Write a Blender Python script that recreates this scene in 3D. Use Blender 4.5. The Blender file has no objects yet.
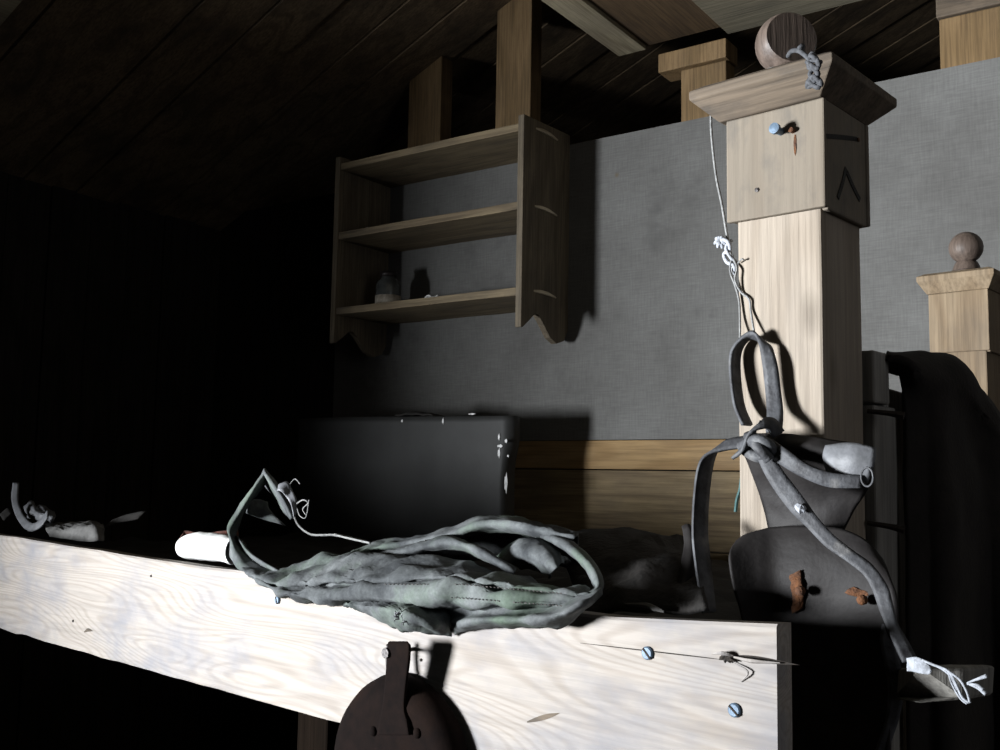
import bpy, bmesh, math, random
from mathutils import Vector, Matrix, noise
random.seed(4)
S = bpy.context.scene
COL = S.collection
R = math.radians
# ------------------------------------------------------------------ camera (fitted to the room's own straight lines)
F = 1016.5
PITCH, ROLL, HEAD, CZ = R(5.81), R(1.0), R(180-54.66), 1.30
FW = Vector((math.cos(HEAD)*math.cos(PITCH), math.sin(HEAD)*math.cos(PITCH), math.sin(PITCH)))
RT0 = Vector((math.sin(HEAD), -math.cos(HEAD), 0)); UP0 = RT0.cross(FW)
cr, sr = math.cos(ROLL), math.sin(ROLL)
RT = RT0*cr + UP0*sr; UP = UP0*cr - RT0*sr
CAM = Vector((0, 0, CZ))
cd = bpy.data.cameras.new('camera'); cam = bpy.data.objects.new('camera', cd); COL.objects.link(cam)
cd.sensor_fit = 'HORIZONTAL'; cd.sensor_width = 36; cd.lens = 36*F/1000; cd.clip_start = .02
m = Matrix((RT, UP, -FW)).transposed().to_4x4(); m.translation = CAM
cam.matrix_world = m
S.camera = cam
YAW = R(-7.3)
BX = Vector((math.cos(YAW), math.sin(YAW), 0)); BY = Vector((-math.sin(YAW), math.cos(YAW), 0))

def ray(x, y): return FW + RT*((x-500)/F) - UP*((y-375)/F)
def hit(x, y, d, n):            # the point of the plane n.p = d seen at a photo position
    r = ray(x, y); return CAM + r*((d-CAM.dot(n))/r.dot(n))
def tob(p): return Vector((p.dot(BX), p.dot(BY), p.z))
def P(x, y, v): return tob(hit(x, y, v, BY))            # bunk frame (u, v, z): on the plane at depth v
def U(x, y, u): return tob(hit(x, y, u, BX))            # bunk frame: on the plane at u
def Wp(x, y, w): return hit(x, y, w, Vector((0, 1, 0)))  # room frame: on the plane y = w

# ------------------------------------------------------------------ objects
def tag(o, label=None, cat=None, group=None, kind=None):
    if label: o['label'] = label
    if cat: o['category'] = cat
    if group: o['group'] = group
    if kind: o['kind'] = kind
    return o
def empty(name, base, label, cat, bunk=True, group=None):
    o = bpy.data.objects.new(name, None); COL.objects.link(o)
    b = Vector(base); o['base'] = list(b)
    o.location = BX*b.x + BY*b.y + Vector((0, 0, b.z)) if bunk else b
    o.rotation_euler = (0, 0, YAW if bunk else 0); o.empty_display_size = .05
    return tag(o, label, cat, group)
def link(name, bm, mat, parent=None, base=None, bunk=False, smooth=False, bevel=0, solid=0, sub=0, solid_off=0):
    """one mesh object; coordinates are in the bunk's or the room's frame and become local to the thing's base"""
    if parent is not None:
        root = parent
        while root.parent: root = root.parent
        b = Vector(root.get('base', (0, 0, 0)))
    else: b = Vector(base) if base is not None else Vector((0, 0, 0))
    for v in bm.verts: v.co -= b
    bmesh.ops.recalc_face_normals(bm, faces=bm.faces)
    me = bpy.data.meshes.new(name); bm.to_mesh(me); bm.free()
    if smooth:
        for p in me.polygons: p.use_smooth = True
    o = bpy.data.objects.new(name, me); COL.objects.link(o)
    me.materials.append(mat)
    if parent is not None: o.parent = parent
    else:
        o['base'] = list(b)
        o.location = BX*b.x + BY*b.y + Vector((0, 0, b.z)) if bunk else b
        if bunk: o.rotation_euler = (0, 0, YAW)
    if solid:
        md = o.modifiers.new('solid', 'SOLIDIFY'); md.thickness = solid; md.offset = solid_off
    if bevel:
        md = o.modifiers.new('bevel', 'BEVEL'); md.width = bevel; md.segments = 2; md.limit_method = 'ANGLE'
    if sub:
        md = o.modifiers.new('sub', 'SUBSURF'); md.levels = sub; md.render_levels = sub
    return o
def NB(): return bmesh.new()
def box(bm, x0, x1, y0, y1, z0, z1, rough=0, nx=1):
    """a sawn timber; nx cuts along its length in x let the edges wander by rough metres"""
    xs = [x0+(x1-x0)*i/nx for i in range(nx+1)]
    rg = []
    for x in xs:
        q = []
        for y, z in ((y0, z0), (y1, z0), (y1, z1), (y0, z1)):
            n = noise.noise_vector(Vector((x*7, y*31, z*31)))*rough if rough else Vector((0, 0, 0))
            q.append(bm.verts.new((x, y+n.y*.4, z+n.z)))
        rg.append(q)
    for a, b in zip(rg, rg[1:]):
        for i in range(4): bm.faces.new((a[i], a[(i+1) % 4], b[(i+1) % 4], b[i]))
    bm.faces.new(rg[0]); bm.faces.new(rg[-1][::-1])
    return bm
def catmull(pts, n):
    pts = [Vector(p) for p in pts]; out = []
    q = [pts[0]*2-pts[1]] + pts + [pts[-1]*2-pts[-2]]
    for i in range(1, len(q)-2):
        a, b, c, d = q[i-1], q[i], q[i+1], q[i+2]
        for k in range(n):
            t = k/n
            out.append(.5*((2*b) + (c-a)*t + (2*a-5*b+4*c-d)*t*t + (3*b-a-3*c+d)*t**3))
    out.append(pts[-1]); return out
def loft(bm, rows, nu=6, nv=6, wr=0, ws=40, seed=0, ridge=0, sub=8):
    """a sheet through rows of points; wr crumples it by that many metres"""
    rr = [catmull(r, nu) for r in rows]
    cols = [catmull([r[i] for r in rr], nv) for i in range(len(rr[0]))]
    nc, nr = len(cols), len(cols[0])
    vs = []
    for i in range(nc):
        l = []
        for j in range(nr):
            p = cols[i][j].copy()
            if wr:
                a = cols[min(i+1, nc-1)][j]-cols[max(i-1, 0)][j]; b = cols[i][min(j+1, nr-1)]-cols[i][max(j-1, 0)]
                n = a.cross(b)
                if n.length > 0:
                    n.normalize()
                    q = p*ws + Vector((seed*13.1, seed*7.7, 0))
                    h = noise.noise(q) + .5*noise.noise(q*2.3)
                    h += .8*(abs(noise.noise(q*.8+Vector((9, 4, 2))))*2-.5)
                    if ridge: h += ridge*(1-abs(noise.noise(Vector((q.x*.35+q.z*.25, q.y*.3, q.z*1.3-q.x*.45))))*5)*.35
                    p += n*h*wr
            l.append(bm.verts.new(p))
        vs.append(l)
    for i in range(nc-1):
        for j in range(nr-1): bm.faces.new((vs[i][j], vs[i+1][j], vs[i+1][j+1], vs[i][j+1]))
    return bm
def tube(bm, pts, r, n=8, k=6, close=True):
    c = catmull(pts, n) if n > 1 else [Vector(p) for p in pts]
    rs = r if isinstance(r, (list, tuple)) else None
    up = Vector((.3, .5, .8)); rings = []
    for i, p in enumerate(c):
        t = (c[min(i+1, len(c)-1)]-c[max(i-1, 0)])
        if t.length == 0: t = Vector((0, 0, 1))
        t.normalize(); a = up-t*up.dot(t); a.normalize(); b = t.cross(a); up = a
        if rs:
            f = i/(len(c)-1)*(len(rs)-1); j = min(int(f), len(rs)-2); rad = rs[j]+(rs[j+1]-rs[j])*(f-j)
        else: rad = r
        rings.append([bm.verts.new(p+(a*math.cos(2*math.pi*q/k)+b*math.sin(2*math.pi*q/k))*rad) for q in range(k)])
    for x, y in zip(rings, rings[1:]):
        for q in range(k): bm.faces.new((x[q], x[(q+1) % k], y[(q+1) % k], y[q]))
    if close: bm.faces.new(rings[0][::-1]); bm.faces.new(rings[-1])
    return bm
def lathe(bm, c, prof, n=32, axis='z'):
    c = Vector(c); rings = []
    for r, h in prof:
        l = []
        for i in range(n):
            a = 2*math.pi*i/n
            d = Vector((r*math.cos(a), r*math.sin(a), h)) if axis == 'z' else Vector((r*math.cos(a), h, r*math.sin(a)))
            l.append(bm.verts.new(c+d))
        rings.append(l)
    for a, b in zip(rings, rings[1:]):
        for i in range(n): bm.faces.new((a[i], a[(i+1) % n], b[(i+1) % n], b[i]))
    bm.faces.new(rings[0][::-1]); bm.faces.new(rings[-1]); return bm
def ribbon(bm, pts, nu=8):
    """pts: (centre, half-width vector); a flat strap that may twist"""
    c = catmull([p for p, w in pts], nu); w = catmull([w for p, w in pts], nu)
    g = [[bm.verts.new(p+q*s) for s in (-1, -.4, .4, 1)] for p, q in zip(c, w)]
    for a, b in zip(g, g[1:]):
        for i in range(3): bm.faces.new((a[i], a[i+1], b[i+1], b[i]))
    return bm

# ------------------------------------------------------------------ materials
def mat(name):
    m = bpy.data.materials.new(name); m.use_nodes = True
    nt = m.node_tree; b = nt.nodes['Principled BSDF']
    def N(t, **k):
        n = nt.nodes.new(t)
        for a, v in k.items():
            if a in n.inputs: n.inputs[a].default_value = v
            else: setattr(n, a, v)
        return n
    return m, nt, b, N
def ramp(N, stops):
    r = N('ShaderNodeValToRGB'); e = r.color_ramp.elements
    e[0].position, e[0].color = stops[0][0], (*stops[0][1], 1); e[1].position, e[1].color = stops[-1][0], (*stops[-1][1], 1)
    for p, c in stops[1:-1]:
        x = e.new(p); x.color = (*c, 1)
    return r
def mixc(N, nt, fac, a, b, mode='MIX', f=1.0):
    n = N('ShaderNodeMix', data_type='RGBA', blend_type=mode)
    if fac is None: n.inputs[0].default_value = f
    else: nt.links.new(fac, n.inputs[0])
    for s, i in ((a, 6), (b, 7)):
        if isinstance(s, tuple): n.inputs[i].default_value = (*s, 1)
        else: nt.links.new(s, n.inputs[i])
    return n.outputs[2]
def wood(name, light, dark, stain, axis='x', rings=16, rough=.75, ring_amt=.6, stain_amt=.6, grain=.5, bump=.25, off=(0, 0, 0), knot=0.0, knotscale=6, ss=1.0, spec=.25):
    m, nt, b, N = mat(name); lk = nt.links.new
    tc = N('ShaderNodeTexCoord'); mp = N('ShaderNodeMapping'); lk(tc.outputs['Object'], mp.inputs['Vector'])
    mp.inputs['Location'].default_value = off
    k = {'x': (.9, 6, 6), 'y': (6, .9, 6), 'z': (6, 6, .9)}[axis]
    st = N('ShaderNodeMapping'); lk(mp.outputs[0], st.inputs[0]); st.inputs['Scale'].default_value = k
    n1 = N('ShaderNodeTexNoise', Scale=1.6, Detail=1.5, Roughness=.45); lk(st.outputs[0], n1.inputs['Vector'])
    mu = N('ShaderNodeMath', operation='MULTIPLY'); lk(n1.outputs['Fac'], mu.inputs[0]); mu.inputs[1].default_value = rings*6.283
    sn = N('ShaderNodeMath', operation='SINE'); lk(mu.outputs[0], sn.inputs[0])
    s2 = N('ShaderNodeMath', operation='MULTIPLY_ADD'); lk(sn.outputs[0], s2.inputs[0]); s2.inputs[1].default_value = .5; s2.inputs[2].default_value = .5
    fk = tuple(v*(14 if v > 2 else 3) for v in k)
    fm = N('ShaderNodeMapping'); lk(mp.outputs[0], fm.inputs[0]); fm.inputs['Scale'].default_value = fk
    fn = N('ShaderNodeTexNoise', Scale=2.0, Detail=4, Roughness=.65); lk(fm.outputs[0], fn.inputs['Vector'])
    r1 = ramp(N, [(0.0, dark), (.55, light), (1.0, light)]); lk(s2.outputs[0], r1.inputs[0])
    base = mixc(N, nt, None, light, r1.outputs[0], f=ring_amt)
    fr = ramp(N, [(.32, tuple(c*.45 for c in light)), (.6, (1, 1, 1))]); lk(fn.outputs['Fac'], fr.inputs[0])
    base = mixc(N, nt, None, base, fr.outputs[0], 'MULTIPLY', f=grain)
    sm = N('ShaderNodeMapping'); lk(mp.outputs[0], sm.inputs[0]); sm.inputs['Scale'].default_value = tuple((1.7 if v < 2 else 3.0)*ss for v in k)
    ns = N('ShaderNodeTexNoise', Scale=2.4, Detail=5, Roughness=.62); lk(sm.outputs[0], ns.inputs['Vector'])
    rs = ramp(N, [(.46, (0, 0, 0)), (.72, (1, 1, 1))]); lk(ns.outputs['Fac'], rs.inputs[0])
    ms = N('ShaderNodeMath', operation='MULTIPLY'); lk(rs.outputs[0], ms.inputs[0]); ms.inputs[1].default_value = stain_amt
    base = mixc(N, nt, ms.outputs[0], base, stain)
    if knot:
        kn = N('ShaderNodeTexVoronoi', Scale=knotscale); km = N('ShaderNodeMapping'); lk(mp.outputs[0], km.inputs[0])
        km.inputs['Scale'].default_value = tuple(.45 if v < 2 else 1 for v in k); lk(km.outputs[0], kn.inputs['Vector'])
        kr = ramp(N, [(.03, (1, 1, 1)), (.13, (0, 0, 0))]); lk(kn.outputs['Distance'], kr.inputs[0])
        kk = N('ShaderNodeMath', operation='MULTIPLY'); lk(kr.outputs[0], kk.inputs[0]); kk.inputs[1].default_value = knot
        base = mixc(N, nt, kk.outputs[0], base, tuple(c*.35 for c in dark))
    lk(base, b.inputs['Base Color']); b.inputs['Roughness'].default_value = rough
    ad = N('ShaderNodeMath', operation='MULTIPLY_ADD'); lk(s2.outputs[0], ad.inputs[0]); ad.inputs[1].default_value = .35; lk(fn.outputs['Fac'], ad.inputs[2])
    bp = N('ShaderNodeBump', Strength=bump, Distance=.004); lk(ad.outputs[0], bp.inputs['Height']); lk(bp.outputs[0], b.inputs['Normal'])
    b.inputs['Specular IOR Level'].default_value = spec
    return m
def plain(name, c1, c2, scale=20, rough=.6, bump=.2, dist=.003, metal=0, spec=.4, stretch=(1, 1, 1), lo=.35, hi=.7, detail=5, extra=None):
    m, nt, b, N = mat(name); lk = nt.links.new
    tc = N('ShaderNodeTexCoord'); mp = N('ShaderNodeMapping'); lk(tc.outputs['Object'], mp.inputs[0]); mp.inputs['Scale'].default_value = stretch
    n = N('ShaderNodeTexNoise', Scale=scale, Detail=detail, Roughness=.6); lk(mp.outputs[0], n.inputs['Vector'])
    r = ramp(N, [(lo, c1), (hi, c2)]); lk(n.outputs['Fac'], r.inputs[0])
    base = r.outputs[0]
    if extra:
        col, sc, a, z = extra
        n2 = N('ShaderNodeTexNoise', Scale=sc, Detail=3); lk(mp.outputs[0], n2.inputs['Vector'])
        r2 = ramp(N, [(a, (0, 0, 0)), (z, (1, 1, 1))]); lk(n2.outputs['Fac'], r2.inputs[0])
        base = mixc(N, nt, r2.outputs[0], base, col)
    lk(base, b.inputs['Base Color'])
    b.inputs['Roughness'].default_value = rough; b.inputs['Metallic'].default_value = metal; b.inputs['Specular IOR Level'].default_value = spec
    n3 = N('ShaderNodeTexNoise', Scale=scale*4, Detail=4); lk(mp.outputs[0], n3.inputs['Vector'])
    bp = N('ShaderNodeBump', Strength=bump, Distance=dist); lk(n3.outputs['Fac'], bp.inputs['Height']); lk(bp.outputs[0], b.inputs['Normal'])
    return m
M = {}
M['board'] = wood('weathered_board', (.325, .293, .262), (.205, .17, .14), (.165, .17, .195), 'x', rings=40, stain_amt=.8, ring_amt=.42, grain=.25, bump=.2, ss=1.6)
M['post'] = wood('pale_post', (0.2668, 0.2263, 0.1822), (0.2070, 0.1656, 0.1242), (0.1748, 0.1518, 0.1288), 'z', rings=7, ring_amt=.4, stain_amt=.5, grain=.3, bump=.3, knot=.5, knotscale=9, ss=1.8)
M['casing'] = wood('casing_wood', (0.1520, 0.1277, 0.0988), (0.1254, 0.0988, 0.0722), (0.0722, 0.0669, 0.0608), 'z', rings=5, ring_amt=.35, stain_amt=.9, grain=.2, bump=.15, knot=.6, knotscale=16, ss=2.6, off=(.3, .2, .1))
M['cap'] = wood('cap_wood', (0.1221, 0.0937, 0.0673), (0.0792, 0.0607, 0.0436), (0.0330, 0.0297, 0.0264), 'x', ss=2.4, rings=4, stain_amt=.85, grain=.5, off=(.7, .1, .3))
M['finial'] = wood('finial_wood', (0.1190, 0.0892, 0.0723), (0.0723, 0.0527, 0.0425), (0.0298, 0.0238, 0.0213), 'z', rings=8, stain_amt=.7, grain=.5, rough=.5)
M['post_far'] = wood('far_post_wood', (0.2220, 0.1665, 0.1073), (0.1554, 0.1073, 0.0629), (0.0814, 0.0703, 0.0592), 'z', rings=5, stain_amt=.5, grain=.4, knot=.8, knotscale=14)
M['ceiling'] = wood('ceiling_boards', (0.1840, 0.1320, 0.0800), (0.0920, 0.0656, 0.0416), (0.0480, 0.0376, 0.0280), 'x', rings=5, stain_amt=.8, grain=.5, rough=.85)
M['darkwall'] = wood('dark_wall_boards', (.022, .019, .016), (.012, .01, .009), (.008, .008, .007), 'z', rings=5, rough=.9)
M['stud'] = wood('stud_wood', (0.2160, 0.1404, 0.0684), (0.1296, 0.0828, 0.0360), (0.0648, 0.0468, 0.0288), 'z', rings=4, stain_amt=.5, grain=.5, knot=.5, knotscale=8)
M['pale_plank'] = wood('pale_plank', (0.3060, 0.2635, 0.1785), (0.1870, 0.1530, 0.1020), (0.1275, 0.1105, 0.0850), 'y', rings=4, stain_amt=.6, grain=.5)
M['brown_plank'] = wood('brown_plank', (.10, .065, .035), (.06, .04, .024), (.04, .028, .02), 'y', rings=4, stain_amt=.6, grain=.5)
M['panel'] = wood('ceiling_panel', (0.1870, 0.1658, 0.1190), (0.1360, 0.1190, 0.0850), (0.0935, 0.0850, 0.0680), 'x', rings=3, stain_amt=.6, grain=.5)
M['shelf'] = wood('shelf_wood', (.20, .155, .095), (.12, .088, .055), (.06, .05, .04), 'x', rings=5, stain_amt=.7, grain=.5)
M['shelf_side'] = wood('shelf_side_wood', (.16, .13, .09), (.10, .08, .055), (.05, .043, .036), 'z', rings=5, stain_amt=.7, grain=.5)
M['orange'] = wood('batten_wood', (0.3400, 0.2253, 0.1062), (0.2295, 0.1403, 0.0595), (0.1530, 0.1105, 0.0723), 'x', rings=5, stain_amt=.5, grain=.4, knot=.8, knotscale=7)
M['lower'] = wood('lower_wall_wood', (.26, .195, .11), (.15, .107, .063), (.11, .085, .06), 'x', rings=5, stain_amt=.7, grain=.5, off=(1.3, 0, .4))
M['tenon'] = wood('pale_tenon', (.62, .54, .40), (.45, .38, .28), (.3, .26, .2), 'y', rings=4)
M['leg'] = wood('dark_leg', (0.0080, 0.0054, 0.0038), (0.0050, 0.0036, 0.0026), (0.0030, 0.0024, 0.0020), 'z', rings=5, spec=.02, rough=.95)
M['floor'] = wood('floor_boards', (.08, .062, .045), (.05, .038, .028), (.03, .026, .02), 'x', rings=6)
M['grey_wood'] = wood('grey_bed_end', (.24, .23, .21), (.17, .16, .145), (.11, .105, .10), 'z', rings=6, stain_amt=.6)
M['steel'] = plain('screw_steel', (.10, .145, .20), (.06, .085, .115), 200, .5, .1, metal=.25, spec=.3)
M['rust'] = plain('rust', (.12, .046, .015), (.04, .018, .01), 120, .9, .8, .002)
M['hole'] = plain('dark_hole', (.012, .01, .008), (.03, .022, .016), 200, .9)
M['iron'] = plain('dark_iron', (.012, .010, .010), (.03, .022, .02), 90, .45, .3, metal=.3)
M['pan'] = plain('pan_iron', (.0085, .0055, .0048), (.005, .0038, .0036), 60, .9, .1, metal=0, spec=.03, extra=((.015, .0085, .006), 14, .5, .75))
M['leather'] = plain('grey_leather', (0.0158, 0.0142, 0.0142), (0.0248, 0.0225, 0.0218), 38, .6, .35, .0015, spec=.14, extra=((0.0120, 0.0105, 0.0101), 9, .45, .7))
M['leather_pale'] = plain('worn_leather', (0.1368, 0.1404, 0.1512), (0.0792, 0.0814, 0.0864), 60, .55, .35, .0015)
M['strap'] = plain('strap_leather', (.028, .028, .031), (.085, .088, .095), 55, .62, .45, .002, spec=.3, extra=((.15, .145, .14), 30, .62, .78))
M['cord'] = plain('hemp_cord', (.23, .23, .225), (.11, .11, .11), 150, .9, .6, .001)
M['cord_dark'] = plain('grey_rope', (.07, .073, .08), (.02, .02, .022), 150, .9, .6, .001)
M['white_cord'] = plain('white_cord', (.36, .38, .42), (.2, .21, .23), 150, .9, .6, .001)
M['twine'] = plain('teal_twine', (.045, .10, .10), (.03, .065, .065), 150, .9)
M['white_cloth'] = plain('white_cloth', (.62, .62, .60), (.5, .5, .49), 30, .9, .3, .002)
M['rag'] = plain('rag_cloth', (.15, .147, .142), (.06, .058, .056), 26, .95, .5, .002)
M['rag_dark'] = plain('dark_rag_cloth', (.022, .02, .018), (.012, .011, .01), 26, .95, .5, .002)
M['red_brown'] = plain('red_brown_cloth', (.09, .025, .016), (.035, .018, .012), 40, .9, .4)
M['blanket'] = plain('dark_blanket', (.014, .011, .0095), (.008, .0065, .0055), 45, .95, .5, .002)
M['bedding'] = plain('dark_bedding', (.018, .015, .013), (.010, .009, .008), 30, .95, .6, .004)
M['mattress'] = plain('dark_mattress', (.012, .011, .01), (.02, .018, .016), 20, .95, .4)
M['chest'] = plain('grey_paint', (.026, .0265, .026), (.018, .018, .0175), 14, .65, .15, .001)
M['fleck'] = plain('white_paint_fleck', (.7, .7, .7), (.5, .5, .5), 90, .8)
M['jar'] = plain('dull_glass', (.06, .065, .062), (.03, .032, .032), 30, .2, .1, spec=.6)
M['label'] = plain('paper_label', (.4, .36, .3), (.2, .17, .13), 80, .9)
M['paint'] = plain('black_paint', (.010, .009, .008), (.02, .018, .016), 120, .8)
def wall_mat():
    m, nt, b, N = mat('grey_lining'); lk = nt.links.new
    tc = N('ShaderNodeTexCoord')
    def ns(sc, d, st=(1, 1, 1), ro=.6):
        mp = N('ShaderNodeMapping'); lk(tc.outputs['Object'], mp.inputs[0]); mp.inputs['Scale'].default_value = st
        n = N('ShaderNodeTexNoise', Scale=sc, Detail=d, Roughness=ro); lk(mp.outputs[0], n.inputs['Vector']); return n.outputs['Fac']
    r = ramp(N, [(.3, (.115, .112, .107)), (.7, (.172, .171, .165))]); lk(ns(3.2, 6), r.inputs[0])
    w1 = ramp(N, [(.35, (.78, .78, .78)), (.65, (1, 1, 1))]); lk(ns(18, 3, (1, 1, 14)), w1.inputs[0])
    w2 = ramp(N, [(.35, (.8, .8, .8)), (.65, (1, 1, 1))]); lk(ns(18, 3, (14, 1, 1)), w2.inputs[0])
    base = mixc(N, nt, None, r.outputs[0], w1.outputs[0], 'MULTIPLY', .7)
    base = mixc(N, nt, None, base, w2.outputs[0], 'MULTIPLY', .7)
    st = ramp(N, [(.60, (0, 0, 0)), (.78, (1, 1, 1))]); lk(ns(7, 4), st.inputs[0])
    base = mixc(N, nt, st.outputs[0], base, (.09, .088, .085))
    v = N('ShaderNodeTexVoronoi', Scale=6.5); lk(tc.outputs['Object'], v.inputs['Vector'])
    sp = ramp(N, [(.03, (.8, .8, .8)), (.07, (0, 0, 0))]); lk(v.outputs['Distance'], sp.inputs[0])
    base = mixc(N, nt, sp.outputs[0], base, (.12, .095, .06))
    lk(base, b.inputs['Base Color']); b.inputs['Roughness'].default_value = .9; b.inputs['Specular IOR Level'].default_value = .1
    bp = N('ShaderNodeBump', Strength=.25, Distance=.003); lk(ns(60, 4), bp.inputs['Height']); lk(bp.outputs[0], b.inputs['Normal'])
    return m
M['wall'] = wall_mat()
def canvas_mat():
    m, nt, b, N = mat('grey_green_canvas'); lk = nt.links.new
    tc = N('ShaderNodeTexCoord')
    def ns(sc, d, st=(1, 1, 1)):
        mp = N('ShaderNodeMapping'); lk(tc.outputs['Object'], mp.inputs[0]); mp.inputs['Scale'].default_value = st
        n = N('ShaderNodeTexNoise', Scale=sc, Detail=d, Roughness=.65); lk(mp.outputs[0], n.inputs['Vector']); return n.outputs['Fac']
    r = ramp(N, [(.36, (.036, .039, .042)), (.5, (.082, .088, .091)), (.66, (.142, .150, .153))]); lk(ns(14, 6), r.inputs[0])
    g = ramp(N, [(.5, (0, 0, 0)), (.7, (.7, .7, .7))]); lk(ns(9, 4), g.inputs[0])
    base = mixc(N, nt, g.outputs[0], r.outputs[0], (.095, .13, .095))
    f = ramp(N, [(.3, (.6, .6, .6)), (.65, (1, 1, 1))]); lk(ns(260, 3), f.inputs[0])
    base = mixc(N, nt, None, base, f.outputs[0], 'MULTIPLY', .6)
    lk(base, b.inputs['Base Color']); b.inputs['Roughness'].default_value = .9; b.inputs['Specular IOR Level'].default_value = .15
    bp = N('ShaderNodeBump', Strength=.35, Distance=.0015); lk(ns(180, 4), bp.inputs['Height'])
    b2 = N('ShaderNodeBump', Strength=.35, Distance=.006); lk(ns(26, 3), b2.inputs['Height']); lk(bp.outputs[0], b2.inputs['Normal']); lk(b2.outputs[0], b.inputs['Normal'])
    return m
M['canvas'] = canvas_mat()

# ------------------------------------------------------------------ the hut
W = 2.5; XL = -3.1; TOP = 2.287
def struct(name, bm, m, **k): return tag(link(name, bm, m, **k), kind='structure')
bm = NB()
for i in range(26): box(bm, XL-.3, 2.2, -2.6+i*.22, -2.6+i*.22+.215, -.04, 0)
struct('floor', bm, M['floor'])
bm = NB(); box(bm, -2.47, 1.6, W, W+.03, 1.413, TOP); struct('wall_back', bm, M['wall'])
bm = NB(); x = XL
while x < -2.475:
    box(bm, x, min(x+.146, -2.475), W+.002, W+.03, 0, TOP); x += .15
struct('wall_back.001', bm, M['darkwall']); tag(bpy.data.objects['wall_back.001'], 'back wall end left of the shelf, its shade put into dark boards')  # dark wood stands in for the shade on this end of the wall
tag(bpy.data.objects['wall_back'], 'grey lined upper wall behind the bunk')
bm = NB(); box(bm, -2.47, 1.6, W-.004, W+.03, 1.331, 1.411); struct('trim_1', bm, M['orange'], bevel=.002)
bm = NB(); [box(bm, -2.47, 1.6, W-.002, W+.03, *q) for q in ((1.12, 1.328), (.90, 1.117), (0, .897))]
struct('trim_2', bm, M['lower'], bevel=.002)
# left wall with the low window that lights the hut
WY0, WY1, WZ0, WZ1, WT = -2.0, -1.15, .72, 1.38, .205
bm = NB()
y = -2.6; k = 0
while y < 5.4:
    y2 = min(y+.147, 5.4); e = .003*((k*7) % 3)
    for a, b_, z0, z1 in ((y, y2, 0, WZ0), (y, y2, WZ1, 2.25)): box(bm, XL-.02-e*.3, XL-e, a, b_-.004, z0, z1)
    if y2 <= WY0 or y >= WY1: box(bm, XL-.02-e*.3, XL-e, y, y2-.004, WZ0, WZ1)
    y += .147; k += 1
box(bm, XL-WT, XL-.02, -2.6, WY0, 0, 2.25); box(bm, XL-WT, XL-.02, WY1, 5.4, 0, 2.25)
box(bm, XL-WT, XL-.02, WY0, WY1, 0, WZ0); box(bm, XL-WT, XL-.02, WY0, WY1, WZ1, 2.25)
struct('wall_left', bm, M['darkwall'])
# sloping boarded roof: boards run up the slope
SL = .424; AX = 2.75
def slope_board(bm, x0, x1, y0, y1, t=.02, dz=0):
    z = lambda x: 2.23+SL*(x-XL)+dz
    q = [bm.verts.new((x, yy, z(x)+h)) for x in (x0, x1) for yy in (y0, y1) for h in (0, t)]
    for f in ((0, 1, 3, 2), (4, 6, 7, 5), (0, 2, 6, 4), (1, 5, 7, 3), (0, 4, 5, 1), (2, 3, 7, 6)): bm.faces.new([q[i] for i in f])
bm = NB(); y = -2.6; k = 0
while y < 5.4:
    w = (.17, .155, .18, .16)[k % 4]
    slope_board(bm, XL-.2, -.1, y, y+w-.006, dz=.004*((k*5) % 3)); y += w; k += 1
slope_board(bm, XL-.2, -.1, -2.6, 5.4, dz=.028)
struct('ceiling', bm, M['ceiling'], bevel=.001)
bm = NB(); slope_board(bm, XL-.02, -.1, 1.12, 1.264, t=.06, dz=-.10); struct('trim_3', bm, M['pale_plank'], bevel=.002)

# loft deck over the right of the room
def deck(name, x0, x1, z0, z1, m, label):
    bm = NB(); box(bm, x0, x1, -.6, W+.0, z0, z1)
    return tag(link(name, bm, m, bevel=.002), label, 'plank')
dk = [Wp(619, 60, W).x, Wp(647, 54, W).x, Wp(728, 37, W).x]
deck('loft_plank', dk[0], dk[1]-.002, 2.52, 2.56, M['pale_plank'], 'narrow pale loft plank with its end over the back wall')
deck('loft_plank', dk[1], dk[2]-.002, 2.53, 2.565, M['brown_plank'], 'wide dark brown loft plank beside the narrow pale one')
deck('loft_plank', dk[2], .9, 2.505, 2.54, M['panel'], 'broad pale grey loft panel above the ball-topped near post')
# studs standing on the top of the wall
def stud(x0, x1, z1, label, y0=W+.005, d=.06, z0=TOP-.02):
    bm = NB(); box(bm, x0, x1, y0, y0+d, z0, z1)
    if z1 > 2.55:      # cut to the slope of the roof
        for v in bm.verts:
            if v.co.z > z0+.1: v.co.z = 2.23+SL*(v.co.x-XL)-.001
    return tag(link('wall_stud', bm, M['stud'], base=((x0+x1)/2, y0, z0), bevel=.003), label, 'stud', 'studs above the back wall')
stud(-2.172, -2.033, 2.62, 'short dim timber stud over the left half of the wall shelf')
stud(-1.812, -1.68, 2.77, 'tall brown timber stud rising above the right end of the wall shelf')
s = stud(-1.178, -1.045, 2.437, 'short timber stud with a crosspiece, close left of the near post cap')
bm = NB(); box(bm, -1.24, -1.038, W-.012, W+.07, 2.438, 2.492); link('crosspiece', bm, M['stud'], s, bevel=.003)
s = stud(-.505, -.33, 2.412, 'broad timber block under a reddish piece, right of the near post')
bm = NB(); box(bm, -.51, -.32, W-.003, W+.07, 2.414, 2.495); o = link('crosspiece', bm, M['cap'], s, bevel=.003)

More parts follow.
